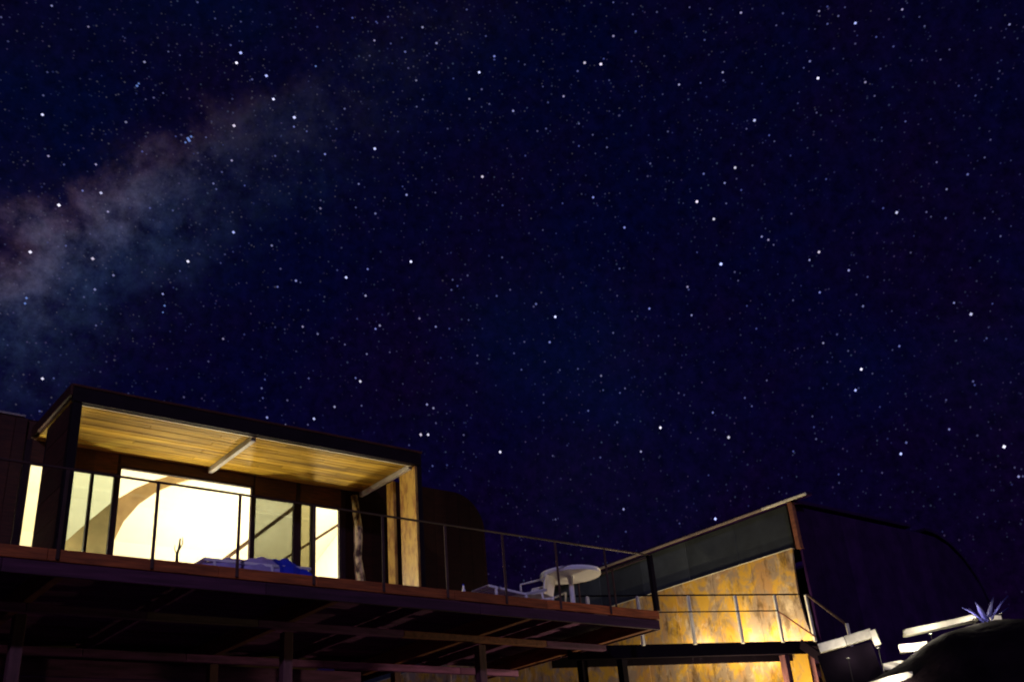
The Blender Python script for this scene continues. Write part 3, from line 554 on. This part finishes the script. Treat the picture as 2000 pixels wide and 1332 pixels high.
def cloth(name, xa, xb, prof, m, lab, y0=13.42, y1=14.08, rag=0):
    nx, ny = 44, 12; V = []; F = []
    for i in range(nx + 1):
        u = i / nx; X = xa + (xb - xa) * u; h = np.interp(u, [p[0] for p in prof], [p[1] for p in prof])
        for j in range(ny + 1):
            v = j / ny; edge = min(v, 1 - v) * 4; e = min(1, edge)
            z = DZ + .05 + (h - .05) * (e ** .5) + .014 * math.sin(u * 17 + v * 7) * e + .006 * math.sin(u * 51 - v * 13)
            V.append((X + rag * .03 * math.sin(v * 19), y0 + (y1 - y0) * v + .02 * math.sin(u * 17), z))
    for i in range(nx):
        for j in range(ny): a = i * (ny + 1) + j; F.append((a, a + 1, a + ny + 2, a + ny + 1))
    n0 = len(V); V += [(p[0], p[1], p[2] - .015) for p in V]; F += [tuple(n0 + q for q in f[::-1]) for f in F]
    return tag(meshobj(name, V, F, m, smooth=True), lab, 'blanket')
cloth('blanket', 5.52, 6.9, [(0, .10), (.12, .24), (.45, .31), (.75, .36), (1, .35)], 'lilac', 'pale lilac blanket draped over the lounger below the lit windows')
cloth('blanket', 6.70, 7.42, [(0, .35), (.25, .38), (.5, .33), (.75, .22), (1, .06)], 'blue', 'saturated blue blanket hanging over the right end of the draped lounger', y0=13.38, y1=14.12, rag=1)

# twiggy plant by the railing
pt = thing('potted_twig', (5.30, 13.7, DZ), 'bare forked twig plant in a pot before the brightest window', 'plant')
lathe('pot', [(.07, DZ), (.10, DZ + .15), (.108, DZ + .16), (.09, DZ + .16)], 5.30, 13.7, 'pot', pt, 16)
tube('stem', [(5.30, 13.7, DZ + .12), (5.29, 13.7, DZ + .30), (5.315, 13.7, DZ + .42), (5.32, 13.7, DZ + .54)], [.024, .020, .016, .010], 'twig', pt, 6)
tube('branch', [(5.31, 13.7, DZ + .36), (5.36, 13.7, DZ + .47), (5.35, 13.7, DZ + .56)], [.01, .008, .005], 'twig', pt, 6)
tube('branch', [(5.29, 13.7, DZ + .30), (5.25, 13.7, DZ + .38), (5.25, 13.7, DZ + .44)], [.009, .007, .004], 'twig', pt, 6)

# round table
TX, TY = 12.84, 13.88
tb = thing('round_table', (TX, TY, DZ), 'round white plastic table on a central leg near the right end of the deck', 'table')
lathe('tabletop', [(.50, DZ + .77), (.555, DZ + .775), (.565, DZ + .795), (.56, DZ + .815), (.53, DZ + .82), (.2, DZ + .82)], TX, TY, 'white', tb, 56)
lathe('rim', [(.555, DZ + .735), (.565, DZ + .735), (.568, DZ + .77), (.556, DZ + .772)], TX, TY, 'white', tb, 56)
lathe('pedestal', [(.055, DZ + .03), (.045, DZ + .2), (.045, DZ + .6), (.07, DZ + .768)], TX, TY, 'white', tb, 18)
for a in range(4):
    t_ = a * math.pi / 2 + .5; bar('foot', (TX + .04 * math.cos(t_), TY + .04 * math.sin(t_), DZ + .05), (TX + .33 * math.cos(t_), TY + .33 * math.sin(t_), DZ + .022), .05, .035, 'white', tb)
    bar('underside_rib', (TX + .07 * math.cos(t_), TY + .07 * math.sin(t_), DZ + .755), (TX + .5 * math.cos(t_), TY + .5 * math.sin(t_), DZ + .76), .02, .03, 'white', tb)
# white plastic chairs
def chair(x, y, rz, lab):
    t = thing('plastic_chair', (x, y, DZ), lab, 'chair', 'white plastic chairs at the round table')
    c, s_ = math.cos(rz), math.sin(rz)
    def P(u, v, z): return (x + u * c - v * s_, y + u * s_ + v * c, DZ + z)
    def pan(name, q, th):
        n = len(q); V = [P(*p) for p in q] + [P(p[0], p[1] + th[1], p[2] + th[2]) for p in q]
        F = [tuple(range(n)), tuple(range(2 * n - 1, n - 1, -1))] + [(i, (i + 1) % n, n + (i + 1) % n, n + i) for i in range(n)]
        return meshobj(name, V, F, 'white', t)
    pan('seat', [(-.22, -.21, .42), (.22, -.21, .42), (.21, .2, .40), (-.21, .2, .40)], (0, 0, .02))
    pan('backrest', [(-.21, .21, .40), (.21, .21, .40), (.235, .29, .72), (.15, .305, .80), (-.15, .305, .80), (-.235, .29, .72)], (0, .022, 0))
    for u, v, uu, vv in ((-.2, -.19, -.23, -.24), (.2, -.19, .23, -.24), (-.2, .19, -.23, .27), (.2, .19, .23, .27)):
        bar('leg', P(u, v, .41), P(uu, vv, .0), .035, .03, 'white', t)
    for u in (-.25, .25):
        bar('armrest', P(u, -.2, .62), P(u, .28, .64), .045, .025, 'white', t); bar('arm_support', P(u * .9, -.2, .42), P(u, -.2, .61), .03, .03, 'white', t)
    return t
chair(12.30, 14.25, math.radians(205), 'white plastic chair tucked in on the left side of the round table')
chair(13.05, 14.75, math.radians(-15), 'white plastic chair standing behind the round table leg')
lounger(10.75, 12.05, 13.95, 'pale sun lounger with a dipped seat left of the round table', (.34, .26, .38))
bt = thing('bottle', (10.15, 13.6, DZ), 'small pale bottle standing alone on the deck left of the pale lounger', 'bottle')
lathe('bottle_body', [(.035, DZ), (.038, DZ + .02), (.038, DZ + .17), (.016, DZ + .23), (.014, DZ + .27)], 10.15, 13.6, 'white', bt, 16)
lathe('cap', [(.017, DZ + .271), (.017, DZ + .295)], 10.15, 13.6, 'blue', bt, 12)

# ------------------------------------------------------------ second cabin, seen on its left flank
CX = 19.5
cb2 = thing('cabin', (23, 15, 1.0), 'second cabin whose rust stained left wall is lit gold beyond the walkway', 'cabin')
WT = 5.74
def wy(z): return float(np.interp(z, [2.0, 2.6, 3.2, 3.69, 4.15, 4.67, 5.18, 5.74], [13.05, 13.25, 13.42, 13.54, 13.65, 13.70, 13.68, 13.62]))
zs = [1.2, 2.0, 2.6, 3.2, 3.69, 4.15, 4.67, 5.18, WT]
y = 13.62; k = 0
while y < 33:
    y2 = y + 1.22
    if k == 0:
        prism('wall_sheet', [(wy(z), z) for z in zs] + [(y2 - .008, z) for z in (WT, 1.2)], 'x', CX, CX + .05, 'rust', cb2)
    else:
        box('wall_sheet', CX + rng.uniform(-.008, .008), CX + .05, y, y2 - .014, 1.2, WT, 'rust', cb2, bev=.003)
    y = y2; k += 1
box('wall_cap', CX - .012, CX + .12, 13.62, 33, WT + .002, WT + .022, 'trim', cb2)  # pale strip paints the light caught along the wall's top edge
y = 13.66
while y < 33:
    box('clerestory_sheet', CX + .16, CX + .20, y, y + 1.6, WT + .04, 6.80, 'steel', cb2, bev=.003); y += 1.61
box('post', CX + .02, CX + .14, 13.40, 13.52, WT - .03, 6.80, 'joist', cb2)
box('eave_trim', CX - .06, CX - .01, 12.93, 14.2, 6.80, 6.855, 'trim', cb2)  # tip length coloured paler to paint the light striking it
box('eave_trim', CX - .06, CX - .01, 14.203, 33, 6.80, 6.850, 'eave', cb2)
box('roof', CX - .005, 24.6, 13.44, 33, 6.82, 6.90, 'void', cb2)
box('roof_tip', CX - .005, CX + .22, 12.93, 13.437, 6.825, 6.895, 'void', cb2)
XE2 = 27.9; RR = 2.6
arc = [(XE2 - RR + RR * math.sin(t), 6.90 - RR + RR * math.cos(t)) for t in np.linspace(0, math.pi / 2, 14)]
inn = [(XE2 - RR + (RR - .08) * math.sin(t), 6.90 - RR + (RR - .08) * math.cos(t)) for t in np.linspace(0, math.pi / 2, 14)]
strip('outer_shell', arc + [(XE2, 1.5)], inn + [(XE2 - .08, 1.5)], 'y', 13.44, 22.0, 'void', cb2)
x = CX + .15
while x < XE2 - .1:
    x2 = min(XE2 - .09, x + .6); zt = lambda q: min(6.81, 6.82 - RR + math.sqrt(max(0, (RR - .1) ** 2 - max(0, q - XE2 + RR) ** 2)))
    prism('wall_board', [(x, 1.5), (x2 - .006, 1.5), (x2 - .006, zt(x2 - .006)), (x, zt(x))], 'y', 13.45, 13.51, 'void', cb2); x = x2

# ------------------------------------------------------------ walkway between the deck and the second cabin
D2 = Vector((.932, -.363, 0)); N2 = Vector((.363, .932, 0)); P0 = Vector((19.06, 13.2, 0)); WZ = 3.60
def wp(s, n, z): p = P0 - D2 * s + N2 * n; return (p.x, p.y, z)     # s metres back from the right end, n metres behind the front edge
wk = thing('walkway', (16.5, 14.6, 0), 'narrow raised walkway with a black edge beam running past the gold wall', 'walkway')
SL = 5.6
bar('edge_beam', wp(0, .04, WZ - .13), wp(SL, .04, WZ - .13), .08, .26, 'black', wk)
bar('edge_beam', wp(0, 1.0, WZ - .13), wp(SL, 1.0, WZ - .13), .08, .22, 'black', wk)
for i in range(46):
    s_ = .05 + i * .12; bar('floor_board', wp(s_, .085, WZ - .02), wp(s_, 1.05, WZ - .02), .11, .03, 'black', wk)
for s_, z in ((5.3, 0), (4.45, 0), (.75, 0), (.06, 0)):
    p = wp(s_, .12, 0); g = ground_z(p[0], p[1]); box('column', p[0] - .075, p[0] + .075, p[1] - .075, p[1] + .075, g - .2, WZ - .262, 'black' if s_ > 1 else 'column', wk)
wr = thing('walkway_railing', (17.5, 13.9, WZ), 'pale post railing with two thin dark rails on the walkway before the gold wall', 'railing')
for s_ in (0.02, .80, 1.75, 2.85, 4.0, 5.1):
    p = wp(s_, -.02, 0); a = wp(s_, -.03, WZ - .03); b = wp(s_, -.03, WZ + .96); bar('post', a, b, .05, .075, 'lightpost', wr)
tube('top_rail', [wp(-.02, -.045, WZ + .965), wp(SL + .2, -.045, WZ + .965)], .017, 'black', wr, 8)
tube('mid_rail', [wp(.8, -.06, WZ + .62), wp(SL, -.06, WZ + .62)], .013, 'black', wr, 8)
tube('brace', [wp(.80, -.07, WZ + .60), wp(.02, -.07, WZ + .06)], .018, 'joist', wr, 8)
# stairs down from the walkway end
st = thing('staircase', (18.8, 12.6, 2.4), 'short flight of steps with a brown handrail going down from the walkway end', 'stairs')
for i in range(5):
    y_ = 13.05 - i * .27; z_ = WZ - .17 * (i + 1); bar('tread', (18.45 - i * .12, y_, z_), (19.15 - i * .12, y_ - .05, z_), .26, .05, 'black', st)
for o_ in (0, .72): bar('stringer', (18.42 + o_, 13.12, WZ - .12), (17.95 + o_, 11.95, WZ - .93), .04, .2, 'black', st)
tube('handrail', [wp(0, -.05, WZ + .96), (18.42, 11.94, 3.62)], .028, 'rail', st, 8)
tube('newel', [(18.42, 11.94, 2.5), (18.42, 11.94, 3.65)], .035, 'lightpost', st, 8)

# ------------------------------------------------------------ hillside wall, slabs, agave
def rough(name, x0, x1, y0, y1, z0, z1, m, parent=None, rz=0, j=.02, tilt=0):
    bm = bmesh.new(); bmesh.ops.create_cube(bm, size=1); bmesh.ops.subdivide_edges(bm, edges=bm.edges[:], cuts=1, use_grid_fill=True)
    dx, dy, dz = x1 - x0, y1 - y0, z1 - z0
    for v in bm.verts:
        l = v.co.length; v.co *= (1 - .10 * (l > .8))
        v.co = Vector((v.co.x * dx + random.uniform(-j, j), v.co.y * dy + random.uniform(-j, j), v.co.z * dz + random.uniform(-j, j) * .7))
    me = bpy.data.meshes.new(name); bm.to_mesh(me); bm.free(); me.materials.append(M[m])
    return link(name, me, ((x0 + x1) / 2, (y0 + y1) / 2, (z0 + z1) / 2), parent, (0, tilt, rz))
gw = thing('garden_wall', (17.6, 11.5, 2.2), 'dark low wall with a bright pale coping at the foot of the walkway steps', 'wall')
bar('coping', (17.28, 11.92, 3.10), (17.56, 11.50, 3.17), .16, .16, 'stone', gw)
bar('coping', (17.565, 11.49, 3.175), (17.84, 11.08, 3.255), .16, .17, 'stone', gw)
bar('end_block', (17.83, 11.06, 3.30), (17.86, 11.02, 3.02), .14, .12, 'stone', gw)
bar('wall_body', (17.30, 11.94, 2.55), (17.86, 11.08, 2.68), .14, .85, 'black', gw)
def slab(px_, py_, L, a, lab, dz=.0, h=.10, wdt=.3, tilt=0):
    z = ground_z(px_, py_) + dz
    o = rough('stone_slab', px_ - L / 2, px_ + L / 2, py_ - wdt / 2, py_ + wdt / 2, z - .03, z + h, 'stone', rz=a, tilt=tilt)
    tag(o, lab, 'stone slab', 'pale stones on the dark hillside')
hill_a = math.atan2(-.873, .488)
slab(17.95, 10.85, .36, hill_a, 'small pale slab just right of the hook ended coping', h=.10)
slab(18.12, 10.45, .52, hill_a, 'thick bright slab below the long pale ledge', dz=.06, h=.11)
slab(18.50, 10.05, 1.35, hill_a, 'long bright ledge climbing the dark hillside to the agave', dz=.24, h=.08, tilt=-.07)
slab(18.9, 9.25, .24, hill_a + .5, 'small bright stone touching the agave foot', dz=.03, h=.14)
slab(18.98, 9.02, .30, hill_a, 'outermost tilted pale stone right of the agave', dz=-.12, h=.14, tilt=.5)
slab(18.72, 9.62, .16, hill_a, 'tiny yellowish stone under the long ledge', dz=-.16, h=.1)
slab(18.75, 9.35, .15, hill_a, 'tiny grey stone under the agave', dz=-.2, h=.1)
slab(16.05, 11.00, .28, hill_a, 'small round pale stone under the walkway corner', h=.12)
slab(16.25, 10.80, .42, hill_a, 'reddish lit slab beside the small round stone', h=.09, tilt=-.3)
slab(16.65, 10.22, .80, hill_a, 'lowest long pale slab on the hillside', h=.09, tilt=-.12)
ag = thing('agave', (18.78, 9.28, ground_z(18.78, 9.28)), 'small bluish agave plant on top of the hillside at the right', 'agave')
for i in range(8):
    a = i * 2.4; r_ = .10 + .05 * (i % 3); h_ = .30 + .14 * ((i * 7) % 5) / 4; w_ = .065; g = ground_z(18.78, 9.28)
    c, s_ = math.cos(a), math.sin(a); V = []
    for t in (0, .35, .7, 1.0):
        rr = r_ * .3 + r_ * 2.2 * t ** 1.3; zz = g + h_ * t * (1.25 - .25 * t); ww = w_ * (1 - t) ** .6 + .003
        V += [(18.78 + rr * c - ww * s_, 9.28 + rr * s_ + ww * c, zz), (18.78 + rr * c, 9.28 + rr * s_, zz - .02), (18.78 + rr * c + ww * s_, 9.28 + rr * s_ - ww * c, zz), (18.78 + rr * c, 9.28 + rr * s_, zz + .008)]
    F = [(4 * k + j, 4 * k + (j + 1) % 4, 4 * k + 4 + (j + 1) % 4, 4 * k + 4 + j) for k in range(3) for j in range(4)] + [(0, 1, 2, 3), (12, 13, 14, 15)]
    meshobj('leaf', V, F, 'leaf', ag, smooth=True)

# ------------------------------------------------------------ lamps that wash the gold wall and the hillside
def uplight(s_, n_, watts, lab, z=WZ):
    p = wp(s_, n_, z); t = thing('uplight', p, lab, 'lamp', 'small uplights on the walkway floor')
    box('housing', p[0] - .07, p[0] + .07, p[1] - .05, p[1] + .05, z + .001, z + .04, 'gold', t)
    box('lens', p[0] - .05, p[0] + .05, p[1] - .035, p[1] + .035, z + .041, z + .046, 'glow', t, bev=0)
    l_ = point('lamp_light', (0, 0, .14), watts, (1, .80, .46), .06); l_.parent = t
uplight(.95, .82, 75, 'low uplight on the walkway floor nearest the wall corner')
uplight(2.3, .82, 150, 'low uplight on the walkway floor before the middle of the gold wall')
uplight(3.9, .82, 50, 'low uplight at the deck end of the walkway floor')
def flood(p, watts, lab, col=(1, .80, .46)):
    t = thing('floodlight', p, lab, 'lamp'); x, y, z = p
    tube('stake', [(x, y, ground_z(x, y) - .1), (x, y, z - .05)], .02, 'gold', t, 8)
    bar('housing', (x - .06, y, z - .04), (x + .06, y, z + .04), .14, .10, 'gold', t)
    if watts: l_ = point('lamp_light', (.1, .02, .16), watts, col, .06); l_.parent = t
flood((17.5, 13.7, 1.6), 520, 'garden floodlight on a stake under the walkway')

for y_, z_, w_, lab in ((14.35, 3.66, 15, 'bracket uplight at the foot of the gold wall by its front corner'), (15.35, 3.84, 20, 'bracket uplight at the foot of the gold wall behind the pale posts'), (16.75, 4.0, 22, 'bracket uplight at the foot of the gold wall nearest the deck')):
    t = thing('wall_uplight', (CX - .4, y_, z_ + .03), lab, 'lamp', 'bracket uplights along the gold wall')
    bar('bracket', (CX - .012, y_, z_), (CX - .36, y_, z_), .03, .03, 'gold', t); box('housing', CX - .47, CX - .33, y_ - .06, y_ + .06, z_ + .016, z_ + .09, 'gold', t)
    l_ = point('lamp_light', (0, 0, .16), w_, (1, .84, .56), .05); l_.parent = t
for k, (x_, y_, w_, lab) in enumerate(((17.30, 11.35, 4, 'added light before the middle of the pale coping'), (17.62, 10.88, 3.5, 'added light before the hook end of the coping'), (17.82, 10.38, 8, 'added light before the thick bright slab'),
        (18.05, 10.02, 9, 'added light before the lower end of the long ledge'), (18.42, 9.35, 6, 'added light before the upper end of the long ledge'), (18.7, 8.95, 1, 'added light beside the agave'),
        (15.85, 10.70, 6, 'added light before the two small slabs under the walkway corner'), (16.4, 9.98, 8, 'added light before the lowest pale slab'))):
    g = ground_z(x_, y_); z_ = g + .16 if k > 1 else 2.86 + .12 * k
    t = thing('added_light', (x_, y_, g), lab, 'lamp', 'low lights added between the pale stones')  # unseen small lamps added to brighten the pale stones
    tube('stake', [(x_, y_, g - .05), (x_, y_, z_ - .06)], .008, 'gold', t, 6); box('cap', x_ - .03, x_ + .03, y_ - .03, y_ + .03, z_ - .06, z_ - .04, 'gold', t)
    l_ = point('lamp_light', (0, 0, z_ - g), w_ * 1.7, (1, .90, .70), .02); l_.parent = t
